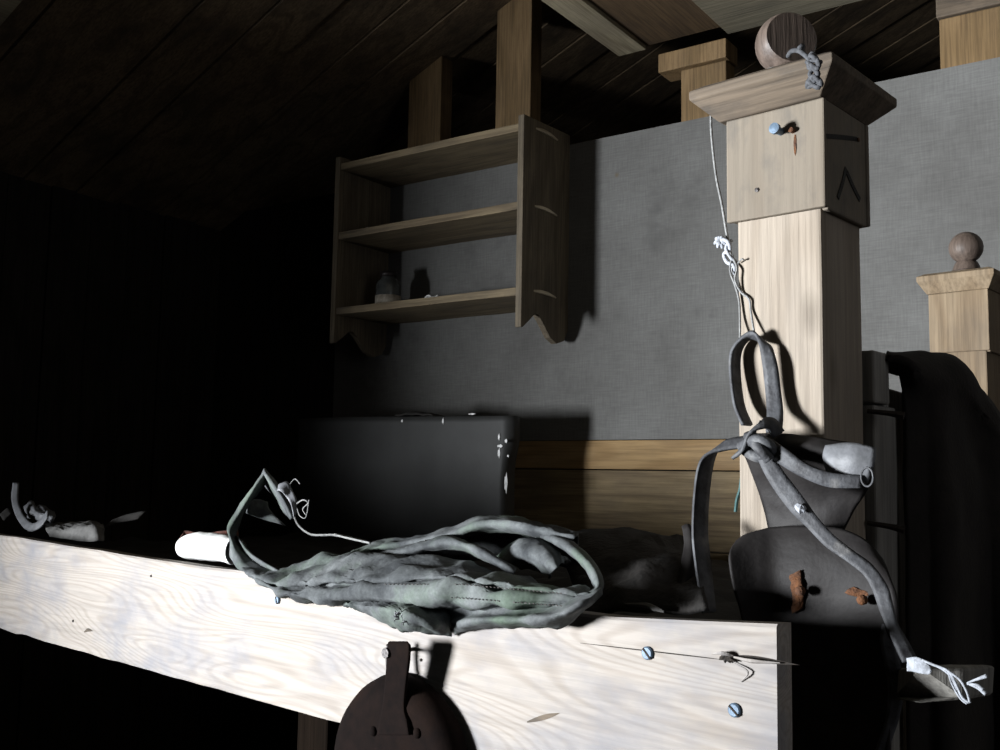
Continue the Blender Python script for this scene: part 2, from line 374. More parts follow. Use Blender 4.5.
# ------------------------------------------------------------------ wall shelf
xr, yf = -1.533, 2.256; xl = Wp(334, 270, yf).x+.01
def zf(px, py): return Wp(px, py, yf).z
ztop, zbot = zf(521, 118), zf(517, 327)
sh = empty('wall_shelf', ((xr+xl)/2, W, zbot), 'dark wooden three-tier wall shelf with scalloped side ends', 'shelf', bunk=False)
def side(x0, x1):
    h = zbot
    prof = [(yf, ztop+.01), (W, ztop+.02), (W, h+.02), (W-.02, h-.012), (W-.06, h-.025), (W-.095, h-.012), (W-.14, h+.03), (W-.16, h+.045), (W-.175, h+.045), (W-.2, h+.025), (W-.235, h-.0), (yf, h+.0)]
    bm = NB(); a = [bm.verts.new((x0, *p)) for p in prof]; b = [bm.verts.new((x1, *p)) for p in prof]
    bm.faces.new(a); bm.faces.new(b[::-1])
    for i in range(len(a)): bm.faces.new((a[i], a[(i+1) % len(a)], b[(i+1) % len(a)], b[i]))
    return link('side_panel', bm, M['shelf_side'], sh, bevel=.002)
sideR = side(xr-.02, xr); side(xl-.02, xl)
SZ = [zf(520, 122), zf(518, 201), zf(515, 287)]
for i, z in enumerate(SZ):
    bm = NB(); box(bm, xl, xr-.02, yf+.004, W-.001, z-.022, z, .002, 6); link('shelf_board', bm, M['shelf'], sh, bevel=.002)
for z in SZ:
    bm = NB(); tube(bm, [(xr-.001, yf+.06, z-.003), (xr+.002, yf+.09, z-.001), (xr+.002, yf+.13, z-.001), (xr-.001, yf+.175, z-.004)], [.003, .0055, .0055, .003], 4)
    tag(link('tenon_edge', bm, M['tenon'], sideR), 'pale tenon edge')
# jar and scraps on the shelves
zb = SZ[2]
p = Wp(384, 290, 2.36)
j = empty('jar', (p.x, 2.38, zb), 'small dull glass jar on the lowest tier of the wall shelf', 'jar', bunk=False)
bm = NB(); lathe(bm, (p.x, 2.38, zb), [(.036, 0), (.04, .006), (.04, .075), (.036, .09), (.024, .1), (.024, .112)], 24); link('jar_body', bm, M['jar'], j, smooth=True)
bm = NB(); lathe(bm, (p.x, 2.38, zb), [(.027, .105), (.027, .122), (.02, .124)], 24); link('lid', bm, M['iron'], j, smooth=True)
bm = NB(); lathe(bm, (p.x, 2.38, zb), [(.0408, .018), (.0408, .045)], 24); link('paper_label', bm, M['label'], j, smooth=True)
def scrap(name, px, py, w, z, L, label, m, length=.05, y=2.32):
    c = Wp(px, py, y); bm = NB()
    loft(bm, [[Vector((c.x+length*(i/3-.5), y+w*(q-.5)*3, z+.004+.012*math.sin(i*1.7+q*2)**2)) for i in range(4)] for q in (0, .5, 1)], 4, 4, .003, 60)
    return tag(link(name, bm, m, base=(c.x, y, z), smooth=True, solid=.002), label, L)
scrap('paper_scrap', 434, 292, .012, zb, 'scrap', 'crumpled white paper scrap beside the jar on the lowest shelf tier', M['white_cloth'], .055)
scrap('paper_scrap', 372, 221, .01, SZ[1], 'scrap', 'tiny pale paper scrap on the middle shelf tier', M['rag'], .04)
scrap('dark_cloth_strip', 490, 283, .012, zb, 'cloth', 'thin dark cloth strip on the right of the lowest shelf tier', M['rag_dark'], .16, 2.4)

# ------------------------------------------------------------------ bunk (bunk frame: u right, v deep, z up)
PU0, PU1, PV0, PV1 = -.584, -.481, 1.037, 1.140
bunk = empty('bunk_bed', (-1.2, 1.3, 0), 'old timber bunk with a pale plank side and ball-topped corner posts', 'bunk')
def ztopb(u):   # the plank's worn top edge
    k = [(-2.7, 1.172), (-2.05, 1.168), (-1.5, 1.160), (-1.0, 1.160), (-.62, 1.163), (-.44, 1.1755)]
    for (a, za), (b, zb_) in zip(k, k[1:]):
        if u <= b: return za+(zb_-za)*(u-a)/(b-a)
    return k[-1][1]
bm = NB(); n = 90; rg = []
for i in range(n+1):
    u = -2.72+(2.72-.44)*i/n; zt = ztopb(u)+.0012*noise.noise(Vector((u*9, 0, 0)))
    zl = .987+.0025*noise.noise(Vector((u*14, 3, 0)))+(.006*max(0, noise.noise(Vector((u*40, 8, 0)))) if u < -1.95 else 0)
    zc = zt-.034-.012*(u+.44)*-.0
    rg.append([bm.verts.new(q) for q in ((u, .846, zl), (u, .874, zl), (u, .874, zt-.001), (u, .848, zt), (u, .846, zt-.003))])
for a, b in zip(rg, rg[1:]):
    for i in range(5): bm.faces.new((a[i], a[(i+1) % 5], b[(i+1) % 5], b[i]))
bm.faces.new(rg[0]); bm.faces.new(rg[-1][::-1])
board = link('side_board', bm, M['board'], bunk)
tag(board, 'long pale weathered plank along the front of the bunk')
def screw(parent, c, r=.006, ang=.6, h=.004, m='steel', name='screw_head'):
    """slotted head facing -v"""
    c = Vector(c); bm = NB()
    ca, sa = math.cos(ang), math.sin(ang)
    lathe(bm, c, [(r, .001), (r, -h*.6), (r*.8, -h), (r*.02, -h)], 16, 'y')
    o = link(name, bm, M[m], parent, smooth=False)
    bm = NB(); box(bm, -r*.9, r*.9, -h-.0006, -h+.001, -r*.14, r*.14)
    for v in bm.verts: v.co = Vector((c.x+v.co.x*ca-v.co.z*sa, c.y+v.co.y, c.z+v.co.x*sa+v.co.z*ca))
    return o, bm
def slot_screw(parent, c, **k):
    o, b2 = screw(parent, c, **k)
    bm = NB(); bm.from_mesh(o.data); root = bunk; b = Vector(root['base'])
    for v in bm.verts: v.co += b
    nf = len(bm.faces)
    tmp = bpy.data.meshes.new('t')
    b2.to_mesh(tmp); b2.free(); bm.from_mesh(tmp)
    bm.faces.ensure_lookup_table()
    for f in bm.faces[nf:]: f.material_index = 1
    for v in bm.verts: v.co -= b
    bm.to_mesh(o.data); bm.free(); o.data.materials.append(M['hole']); return o
for px, py, r, a in ((278, 600, .0055, -1.2), (648, 653, .0065, -.8), (735, 710, .0065, -.7)):
    slot_screw(board, P(px, py, .846), r=r, ang=a, h=.003)
def strip(bm, pts, w, v=.8455):
    """thin sliver lying on the plank face, through photo positions"""
    c = catmull([P(x, y, v) for x, y in pts], 6); n = len(c)
    a = [(bm.verts.new(p+Vector((0, 0, w*math.sin(math.pi*min(1, i/n+.08))))), bm.verts.new(p-Vector((0, 0, w*math.sin(math.pi*min(1, i/n+.08)))))) for i, p in enumerate(c)]
    for x, y in zip(a, a[1:]): bm.faces.new((x[0], y[0], y[1], x[1]))
bm = NB()
strip(bm, [(580, 643), (640, 650), (700, 657), (724, 660)], .0006); strip(bm, [(722, 656), (750, 658), (776, 662), (800, 665)], .0024)
link('crack', bm, M['hole'], board)
bm = NB()
for i in range(14):
    a = random.uniform(0, 6.28); c = P(728, 657, .8445); r_ = random.uniform(.004, .009)
    e = c+Vector((math.cos(a)*r_*1.3, -.003, math.sin(a)*r_*.6)); tube(bm, [c, (c+e)/2+Vector((0, -.002, 0)), e], [.003, .002, .0006], 3, 5)
link('knot_hole', bm, M['hole'], board)
bm = NB(); tube(bm, [P(734, 657, .842), P(752, 661, .838), P(780, 663, .842)], [.001, .0022, .0006], 5, 5)
tube(bm, [P(732, 662, .843), P(748, 672, .842), P(741, 682, .845)], [.0004, .001, .0004], 5, 5); tube(bm, [P(712, 654, .843), P(722, 653, .838), P(733, 656, .842)], [.0006, .002, .001], 5, 5)
link('splinter', bm, M['board'], board)
for q, h_ in (([(527, 722), (545, 717), (560, 713)], .0028), ([(84, 632), (88, 630), (93, 631)], .003)):
    bm = NB(); strip(bm, q, h_); link('bare_chip', bm, M['cap'], board)
for px, py, q in ((151, 576, .0022), (73, 621, .0026), (421, 660, .002)):
    bm = NB(); lathe(bm, P(px, py, .8455), [(q, .001), (q*.9, -.0008), (q*.3, -.001)], 9, 'y'); link('nail_hole', bm, M['hole'], board)

# corner posts
def corner_post(u0, u1, v0, v1, zb, ztop_, far=False, dz=0):
    nw = M['post_far'] if far else M['post']
    bm = NB()
    # shaft built along z: reuse the timber with its long side up
    n = 24; rg = []
    for i in range(n+1):
        z = zb+(ztop_-zb)*i/n; q = []
        for x, y in ((u0, v0), (u1, v0), (u1, v1), (u0, v1)):
            d = noise.noise_vector(Vector((x*20, y*20, z*9)))*.0012; q.append(bm.verts.new((x+d.x, y+d.y, z)))
        rg.append(q)
    for a, b in zip(rg, rg[1:]):
        for i in range(4): bm.faces.new((a[i], a[(i+1) % 4], b[(i+1) % 4], b[i]))
    bm.faces.new(rg[0]); bm.faces.new(rg[-1])
    post = link('corner_post', bm, nw, bunk, bevel=.003)
    t = .009; zc0, zc1 = ztop_-.122, ztop_; su = 0 if far else -.005
    fm = M['post_far'] if far else M['casing']
    bm = NB(); box(bm, u0-t, u1+t, v0-t, v0-.0005, zc0, zc1, .0015, 3); link('casing_board', bm, fm, post, bevel=.002)
    bm = NB(); box(bm, u0-t, u1+t, v1+.0005, v1+t, zc0, zc1); link('casing_board', bm, fm, post, bevel=.002)
    bm = NB(); box(bm, u1+.0005, u1+t-.001, v0, v1, zc0-.002, zc1); link('casing_board', bm, fm, post, bevel=.002)
    bm = NB(); box(bm, u0-t+.001, u0-.0005, v0, v1, zc0+.002, zc1); link('casing_board', bm, fm, post, bevel=.002)
    # chamfered cap: narrow at the casing, widest above, then a thin top
    a = t+.002; e = .026 if far else .037
    bm = NB(); rg = []
    for d, z in ((a, zc1), (e, zc1+.026), (e, zc1+.036), (e-.012, zc1+.042)):
        rg.append([bm.verts.new((x, y, z+.001*math.sin(x*90+y*50))) for x, y in ((u0-d+su, v0-d), (u1+d+su, v0-d), (u1+d+su, v1+d), (u0-d+su, v1+d))])
    for p, q in zip(rg, rg[1:]):
        for i in range(4): bm.faces.new((p[i], p[(i+1) % 4], q[(i+1) % 4], q[i]))
    bm.faces.new(rg[0]); bm.faces.new(rg[-1])
    link('post_cap', bm, M['post_far'] if far else M['cap'], post, bevel=.0012)
    c = ((u0+u1)/2+su*2.8, (v0+v1)/2, zc1+.042); rb = .033 if far else .0358
    nk = .008; zc = .018+nk+rb*.94
    prof = [(.036, -.002), (.036, .006), (.028, .009), (.024, .012+nk), (.021, .018+nk)]+[(rb*math.cos(t_), zc+rb*math.sin(t_)) for t_ in [R(-58+148*i/16) for i in range(17)]]
    prof[-1] = (.0008, prof[-1][1])
    bm = NB(); lathe(bm, c, prof, 36); 
    if not far:      # the knob has lost a slice: a flat face towards the room's open side
        nrm = Vector((.75, -.66, .05)).normalized(); cc = Vector(c)+Vector((0, 0, zc))
        g = bmesh.ops.bisect_plane(bm, geom=bm.verts[:]+bm.edges[:]+bm.faces[:], plane_co=cc+nrm*rb*.52, plane_no=nrm, clear_outer=True)
        ed = [e for e in g['geom_cut'] if isinstance(e, bmesh.types.BMEdge)]
        bmesh.ops.edgeloop_fill(bm, edges=ed)
    fin = link('ball_finial', bm, M['finial'], post, smooth=True)
    md = fin.modifiers.new('edge', 'EDGE_SPLIT'); md.split_angle = R(35)
    return post
near = corner_post(PU0, PU1, PV0, PV1, 0, 1.722)
tag(near, 'near corner post of pale timber, hung with straps')
far = corner_post(-.735, -.638, 2.1, 2.2, 0, 1.688, True)
tag(far, 'smaller-looking far corner post with a ball top')
vf = PV0-.009
# the bolt that stands out of the casing, nail and nail holes
c = P(781, 132, vf); bm = NB()
lathe(bm, c, [(.0042, .001), (.0042, -.012), (.0062, -.0121), (.0062, -.017), (.001, -.0175)], 14, 'y'); link('bolt', bm, M['steel'], near)
bm = NB(); lathe(bm, P(793, 131, vf), [(.003, .001), (.003, -.006), (.001, -.0065)], 10, 'y'); link('nail_head', bm, M['rust'], near)
bm = NB(); lathe(bm, P(757, 190, vf), [(.0025, .001), (.0025, -.0012), (.001, -.0014)], 10, 'y'); link('nail_head', bm, M['iron'], near)
bm = NB(); c = P(795, 145, vf-.0004)
loft(bm, [[c+Vector((x*w_, 0, z*.012)) for x in (-1, 0, 1)] for z, w_ in ((1, .0004), (.3, .0016), (-.5, .0013), (-1, .0003))], 2, 4, .0006, 300); link('rust_streak', bm, M['rust'], near, solid=.0004)
# painted strokes on the casing's right side
us = PU1+.0088
def stroke(pts, w):
    bm = NB(); c = [U(x, y, us) for x, y in pts]
    d = [(c[1]-c[0])] + [(c[i+1]-c[i-1]) for i in range(1, len(c)-1)] + [c[-1]-c[-2]]
    ribbon(bm, [(p, Vector((1, 0, 0)).cross(t.normalized())*w) for p, t in zip(c, d)], 3); return bm
for pts, w in (([(826, 136), (840, 137), (857, 139)], .0026), ([(846, 168), (843, 182), (838, 198)], .003), ([(847, 172), (853, 186), (860, 200)], .0032)):
    link('painted_stroke', stroke(pts, w), M['paint'], near, solid=.0006)
bm = NB(); c = U(857.5, 140, us); lathe(bm, (0, 0, 0), [(.0025, 0), (.0025, -.002)], 8, 'y')
for v in bm.verts: v.co = c+Vector((-v.co.y, v.co.x, v.co.z))
link('nail_head', bm, M['rust'], near)

# foot of the bunk: grey boards between the two posts
bm = NB(); box(bm, -.505, -.472, 1.149, 1.215, .3, 1.392); foot = link('foot_board', bm, M['grey_wood'], bunk, bevel=.003)
bm = NB(); box(bm, -.512, -.47, 1.146, 1.19, 1.394, 1.455); link('foot_board', bm, M['grey_wood'], bunk, bevel=.003)
for a in (1.196, 1.205):
    bm = NB(); box(bm, -.505, -.48, a, a+.007, 1.392, 1.447); link('foot_slat', bm, M['grey_wood'], bunk, bevel=.001)
bm = NB(); box(bm, -.56, -.52, 1.22, 2.1, .6, 1.43)
for v in bm.verts: v.co.x -= (v.co.y-1.22)*.12
link('foot_board', bm, M['grey_wood'], bunk, bevel=.003)
for px, py in ((872, 411), (872, 523)):
    c = U(px, py, -.472); bm = NB(); tube(bm, [c+Vector((-.005, 0, 0)), c+Vector((.018, .003, -.003)), c+Vector((.034, .006, -.006))], [.003, .0035, .005], 4); link('nail', bm, M['iron'], foot)
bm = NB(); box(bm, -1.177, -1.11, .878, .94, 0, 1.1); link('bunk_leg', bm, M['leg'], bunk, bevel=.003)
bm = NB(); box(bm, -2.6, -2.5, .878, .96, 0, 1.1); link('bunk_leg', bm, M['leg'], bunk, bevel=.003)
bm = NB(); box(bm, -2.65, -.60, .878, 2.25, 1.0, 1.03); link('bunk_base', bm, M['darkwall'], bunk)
# mattress
bm = NB()
def mz(u, v): return 1.115+.02*noise.noise(Vector((u*3, v*4, 0)))+.012*noise.noise(Vector((u*9, v*9, 2)))
nu_, nv_ = 60, 30; g = [[bm.verts.new((-2.62+2.0*i/nu_, .885+1.3*j/nv_, mz(i/10, j/8) if 0 < i < nu_ and 0 < j < nv_ else 1.04)) for j in range(nv_+1)] for i in range(nu_+1)]
for i in range(nu_):
    for j in range(nv_): bm.faces.new((g[i][j], g[i+1][j], g[i+1][j+1], g[i][j+1]))
tag(link('mattress', bm, M['mattress'], base=(-1.6, 1.5, 1.03), bunk=True, smooth=True, solid=.012, solid_off=-1), 'dark flat mattress lying in the bunk behind the pale plank', 'mattress')

# ------------------------------------------------------------------ grey sheet against the wall behind the bed
yp = 2.235
gp = empty('bed_screen', (-2.0, yp, 1.14), 'grey painted panel standing on the bed below the wall shelf', 'panel', bunk=False)
bm = NB(); rows = []
for z in (1.10, 1.18, 1.25, 1.32, 1.40, 1.472):
    e = .018 if z < 1.33 else .004
    r_ = [Vector((x, yp+.002*math.sin(x*9+z*20), z+.004*math.sin(x*5) if z > 1.4 else z)) for x in (-2.36, -2.3, -2.15, -1.9, -1.7, -1.60)]
    r_ += [Vector((-1.565-e*.3, yp+.004, r_[-1].z)), Vector((-1.545-e, yp+.022+e, r_[-1].z)), Vector((-1.55-e*1.2, yp+.05, r_[-1].z-.002))]
    rows.append(r_)
loft(bm, rows, 5, 4); link('panel_sheet', bm, M['chest'], gp, smooth=True, solid=.005)
for px, py, w, h in ((499, 437, .003, .008), (500, 446, .009, .004), (499, 453, .004, .012), (506, 483, .005, .024), (443, 421, .003, .008), (472, 414, .012, .002), (402, 421, .004, .004), (506, 441, .004, .005), (508, 456, .003, .003)):
    c = Wp(px, py, yp-.0032); bm = NB(); lathe(bm, (0, 0, 0), [(1, .0008), (1, -.0006), (.3, -.0008)], 10, 'y')
    for v in bm.verts: v.co = c+Vector((v.co.x*w, v.co.y, v.co.z*h*(1+.3*math.sin(v.co.x*5))))
    link('paint_fleck', bm, M['fleck'], gp)
c = Wp(420, 414, 2.27); bm = NB()
loft(bm, [[c+Vector((-.07+.028*i, .03*(q-1), .012*math.sin(i*.7)*(1 if q == 1 else .3)-.006)) for i in range(6)] for q in range(3)], 4, 4, .003, 40)
tag(link('dark_cloth', bm, M['rag_dark'], base=tuple(c), smooth=True, solid=.004), 'small dark crumpled cloth on top of the grey panel', 'cloth')

# ------------------------------------------------------------------ bedding and rags
def pl(seq): return [P(*q) for q in seq]
# white roll
w = empty('white_cloth_roll', P(205, 562, .9), 'bright white cloth roll beside the upright leg of the canvas trousers', 'cloth')
bm = NB(); rows = []
ax = [(182, 549), (186, 547), (198, 546), (212, 547), (226, 549), (236, 551)]; rads = [.010, .0185, .022, .022, .021, .02]
rings = [[P(x, y, .897)+Vector((0, math.cos(t)*r_, math.sin(t)*r_)) for t in [2*math.pi*i/14 for i in range(15)]] for (x, y), r_ in zip(ax, rads)]
loft(bm, rings, 3, 4, .0015, 50); bmesh.ops.remove_doubles(bm, verts=bm.verts, dist=.0004)
link('roll', bm, M['white_cloth'], w, smooth=True)
bm = NB(); loft(bm, [pl([(180, 538, .93), (186, 531, .95), (205, 534, .95), (238, 529, .95)]), pl([(181, 548, .93), (187, 538, .945), (206, 540, .945), (238, 536, .945)]), pl([(182, 556, .935), (188, 552, .94), (207, 552, .94), (238, 548, .94)])], 4, 4, .002, 50)
tag(link('red_brown_cloth', bm, M['red_brown'], base=P(200, 550, .94), bunk=True, smooth=True, solid=.003), 'small dark red-brown cloth behind the white roll', 'cloth')
# curled strap and rags at the left
bm = NB(); wv = lambda a, b, c: Vector((a, b, c))
ribbon(bm, [(P(16, 483, .95), wv(.006, .004, 0)), (P(15, 500, .94), wv(.008, .004, 0)), (P(20, 516, .93), wv(.008, .003, .004)), (P(30, 527, .92), wv(.004, .002, .008)), (P(40, 524, .925), wv(-.003, .002, .009)), (P(48, 514, .935), wv(-.008, .003, .008))])
tag(link('curled_strap', bm, M['leather_pale'], base=P(25, 525, .93), bunk=True, smooth=True, solid=.003), 'pale strap curling upwards among the rags at the far end of the plank', 'strap')
bm = NB(); loft(bm, [pl([(24, 507, .97), (30, 501, .98), (36, 506, .98), (46, 507, .98), (56, 516, .97)]), pl([(26, 514, .95), (32, 510, .95), (38, 512, .945), (46, 514, .945), (54, 520, .95)]), pl([(28, 518, .955), (34, 519, .95), (40, 521, .945), (46, 521, .95), (52, 524, .96)])], 4, 4, .006, 40)
tag(link('pale_rag', bm, M['leather_pale'], base=P(40, 522, .95), bunk=True, smooth=True, solid=.002), 'small pale crumpled rag inside the curled strap', 'rag')
bm = NB(); loft(bm, [pl([(44, 523, .96), (60, 523, .99), (80, 522, 1.0), (95, 522, 1.0), (103, 526, .98)]), pl([(46, 530, .93), (62, 529, .93), (80, 527, .93), (95, 527, .93), (104, 532, .94)]), pl([(50, 537, .92), (64, 539, .915), (80, 541, .915), (95, 542, .915), (104, 541, .93)])], 5, 5, .004, 40)
tag(link('grey_bundle', bm, M['rag'], base=P(80, 541, .93), bunk=True, smooth=True, solid=.003), 'dim grey cloth bundle on the bunk right of the curled strap', 'bundle')
for pts, lab in (([(0, 515, .93), (4, 512, .93), (8, 517, .93)], 'small grey cloth scrap at the very end of the visible plank'), ([(108, 524, 1.0), (122, 519, 1.02), (142, 515, 1.03)], 'thin dim cloth strip right of the grey bundle')):
    bm = NB(); ribbon(bm, [(P(*q), wv(.002, .008, .008)) for q in pts], 5)
    tag(link('cloth_scrap', bm, M['rag_dark'], base=P(*pts[0]), bunk=True, smooth=True, solid=.003), lab, 'cloth', 'cloth scraps in the dark end of the bunk')
# dark bedding between the trousers and the near post
bm = NB(); loft(bm, [pl([(560, 540, 1.12), (590, 531, 1.14), (630, 533, 1.14), (670, 536, 1.13), (700, 545, 1.1)]), pl([(565, 560, 1.0), (600, 548, 1.0), (640, 550, 1.0), (675, 556, .99), (700, 566, .98)]), pl([(575, 590, .93), (610, 585, .93), (645, 586, .93), (680, 590, .93), (705, 594, .93)]), pl([(580, 612, .9), (610, 612, .9), (645, 612, .9), (680, 613, .9), (710, 614, .9)])], 5, 5, .008, 18)
tag(link('dark_bedding_roll', bm, M['bedding'], base=P(640, 612, .92), bunk=True, smooth=True, solid=.006), 'black bedding heap between the canvas trousers and the near post', 'bedding')
bm = NB(); loft(bm, [pl([(683, 527, .985), (689, 525, .985), (692, 532, .985)]), pl([(685, 548, .97), (692, 552, .965), (697, 566, .965)]), pl([(678, 578, .945), (684, 582, .94), (690, 588, .945)]), pl([(664, 606, .92), (668, 606, .915), (672, 607, .92)])], 5, 5, .002, 30)
tag(link('leather_flap', bm, M['leather'], base=P(668, 606, .92), bunk=True, smooth=True, solid=.003), 'narrow dark leather flap standing up between bedding and near post', 'flap')
bm = NB(); tube(bm, [P(625, 604, .9), P(645, 605, .892), P(656, 609, .888), P(664, 612, .886)], [.001, .003, .003, .001], 6)
tag(link('loose_edging', bm, M['rag'], base=P(645, 606, .89), bunk=True), 'thin pale cloth edge lying on the plank right of the trousers', 'cloth')

# ------------------------------------------------------------------ canvas trousers slumped over the plank
tr = empty('canvas_trousers', P(420, 600, .83), 'crumpled grey-green canvas trousers slumped over the bunk plank', 'trousers')
def zipv(pts, v): return [P(x, y, d) for x, y, d in pts] if v is None else [P(x, y, v) for x, y in pts]
bm = NB()
X0 = [(240, 566), (258, 569), (274, 571), (294, 569), (316, 560), (340, 555), (380, 555), (428, 557), (457, 560), (483, 568), (514, 577), (548, 582), (590, 592)]
rows = [
 (X0, .885),
 ([(241, 567), (258, 571), (274, 572), (294, 571), (316, 563), (340, 558), (380, 557), (428, 559), (457, 563), (483, 571), (514, 579), (548, 584), (590, 593)], .865),
 ([(242, 570), (259, 574), (275, 577), (295, 577), (318, 572), (342, 568), (382, 567), (430, 567), (459, 570), (485, 577), (516, 583), (549, 587), (590, 595)], .838),
 ([(246, 573), (261, 579), (277, 584), (297, 584), (320, 582), (344, 581), (384, 580), (432, 577), (460, 577), (486, 582), (516, 587), (550, 590), (589, 597)], .818),
 ([(247, 574), (261, 580), (277, 586), (297, 586), (320, 585), (344, 584), (384, 583), (432, 580), (460, 580), (486, 585), (516, 590), (550, 592), (589, 598)], .825),
 ([(248, 575), (262, 582), (278, 588), (298, 589), (321, 588), (345, 587), (385, 586), (433, 583), (460, 583), (487, 588), (517, 592), (550, 595), (589, 599)], .812),
 ([(250, 577), (264, 585), (279, 592), (299, 594), (322, 594), (346, 594), (386, 595), (434, 593), (461, 595), (488, 598), (518, 601), (551, 602), (588, 602)], .808),
 ([(254, 579), (268, 588), (281, 595), (301, 598), (324, 599), (348, 600), (388, 602), (436, 603), (463, 605), (490, 606), (520, 607), (552, 606), (587, 604)], .812),
 ([(258, 580), (272, 590), (284, 597), (303, 600), (326, 602), (350, 603), (390, 605), (438, 606), (464, 608), (491, 609), (521, 610), (552, 609), (586, 606)], .84)]
def endv(i, n, v):      # the ends lie back against the plank's top edge
    e = min(i, n-1-i); return v if e > 1 else v+(.842-v)*(.75 if e == 0 else .35)
loft(bm, [[P(x, y, endv(i, len(r_), v)) for i, (x, y) in enumerate(r_)] for r_, v in rows], 8, 6, .0040, 30, 1, 2.2)
# puckered lower edge
loft(bm, [pl([(336, 600, .838), (352, 601, .835), (372, 600, .826), (392, 602, .82), (412, 604, .82), (432, 607, .825), (448, 610, .84)]),
          pl([(337, 602, .832), (353, 605, .822), (374, 606, .806), (395, 610, .795), (414, 615, .79), (432, 620, .80), (449, 622, .83)]),
          pl([(338, 603, .834), (355, 608, .826), (376, 613, .81), (396, 619, .798), (414, 624, .792), (432, 628, .805), (450, 631, .832)]),
          pl([(340, 604, .842), (357, 610, .838), (378, 618, .832), (398, 629, .826), (414, 631, .824), (432, 632, .828), (452, 636, .84)])], 6, 5, .005, 42, 2)
# lower flap
loft(bm, [pl([(447, 604, .836), (463, 603, .835), (488, 603, .834), (515, 603, .834), (541, 602, .834), (565, 598, .836), (587, 594, .84), (600, 584, .858)]),
          pl([(450, 621, .838), (466, 616, .836), (490, 614, .825), (516, 614, .822), (542, 611, .822), (566, 604, .825), (588, 597, .834), (602, 585, .855)]),
          pl([(452, 624, .828), (467, 620, .812), (490, 618, .803), (516, 618, .80), (542, 616, .80), (566, 610, .805), (588, 600, .822), (602, 588, .85)]),
          pl([(453, 629, .83), (468, 625, .814), (491, 623, .806), (517, 623, .803), (543, 622, .803), (566, 616, .808), (588, 603, .824), (602, 590, .852)]),
          pl([(455, 634, .842), (470, 629, .838), (492, 627, .835), (518, 626, .832), (544, 628, .83), (564, 626, .828), (587, 607, .834), (601, 593, .857)])], 6, 5, .0022, 36, 3)
# rounded rim at the right
loft(bm, [pl([(534, 525, .955), (560, 536, .925), (576, 545, .905), (588, 555, .89), (597, 567, .877), (602, 579, .868), (602, 590, .86), (592, 603, .842)]),
          pl([(533, 528, .94), (558, 539, .91), (573, 548, .89), (585, 558, .875), (594, 569, .864), (599, 580, .857), (599, 589, .85), (590, 600, .832)]),
          pl([(531, 533, .94), (555, 543, .91), (569, 551, .89), (581, 561, .876), (590, 572, .865), (595, 582, .858), (596, 589, .85), (587, 597, .835)]),
          pl([(531, 535, .965), (554, 545, .935), (568, 553, .915), (580, 563, .90), (588, 573, .888), (593, 583, .878), (593, 589, .868), (584, 596, .85)])], 6, 4, .0012, 40, 4)
# back ridge, running down behind on to the bed
loft(bm, [pl([(340, 572, .93), (372, 575, 1.0), (416, 570, 1.02), (447, 565, 1.03), (481, 560, 1.04), (512, 560, 1.04), (540, 562, 1.02), (578, 570, .98)]),
          pl([(340, 560, .88), (372, 545, .945), (416, 539, .955), (447, 531, .965), (481, 520, .975), (512, 520, .97), (540, 526, .96), (578, 535, .94)]),
          pl([(340, 560, .87), (372, 546, .925), (416, 539, .935), (447, 531, .94), (481, 519, .945), (512, 519, .945), (540, 526, .94), (578, 535, .925)]),
          pl([(341, 561, .865), (372, 548, .915), (416, 541, .918), (447, 534, .92), (481, 523, .922), (512, 523, .92), (540, 529, .92), (576, 537, .915)]),
          pl([(342, 563, .868), (373, 551, .92), (416, 545, .922), (449, 539, .925), (480, 530, .93), (511, 529, .93), (539, 534, .928), (574, 539, .92)]),
          pl([(343, 564, .88), (374, 552, .94), (416, 547, .942), (449, 541, .945), (480, 532, .955), (511, 531, .955), (538, 536, .95), (572, 541, .94)])], 7, 4, .003, 36, 5)
# crossing fold
loft(bm, [pl([(340, 566, .87), (366, 556, .905), (400, 548, .91), (430, 540, .915), (447, 536, .915), (462, 540, .912), (478, 547, .906), (496, 557, .90), (516, 569, .892)]),
          pl([(340, 567, .855), (366, 557, .888), (400, 549, .89), (430, 541, .893), (447, 537, .893), (462, 541, .89), (478, 548, .886), (496, 558, .882), (516, 570, .88)]),
          pl([(341, 569, .853), (367, 560, .884), (401, 553, .884), (431, 546, .886), (448, 543, .886), (463, 546, .884), (478, 552, .88), (495, 562, .878), (514, 573, .876)]),
          pl([(342, 570, .87), (368, 563, .90), (402, 558, .90), (432, 551, .90), (450, 549, .90), (464, 551, .90), (478, 557, .895), (494, 566, .89), (512, 576, .885)])], 6, 4, .002, 40, 6)
# inner lobe
loft(bm, [pl([(496, 557, .925), (509, 544, .935), (525, 538, .94), (543, 540, .935), (556, 549, .925), (562, 560, .91)]),
          pl([(503, 560, .90), (514, 550, .905), (528, 545, .905), (543, 548, .90), (554, 556, .895), (560, 564, .89)]),
          pl([(512, 564, .90), (520, 559, .90), (531, 557, .895), (542, 560, .89), (551, 565, .885), (556, 569, .882)]),
          pl([(521, 570, .925), (528, 569, .92), (536, 570, .91), (543, 572, .905), (549, 574, .90), (548, 578, .895)])], 6, 5, .003, 40, 7)
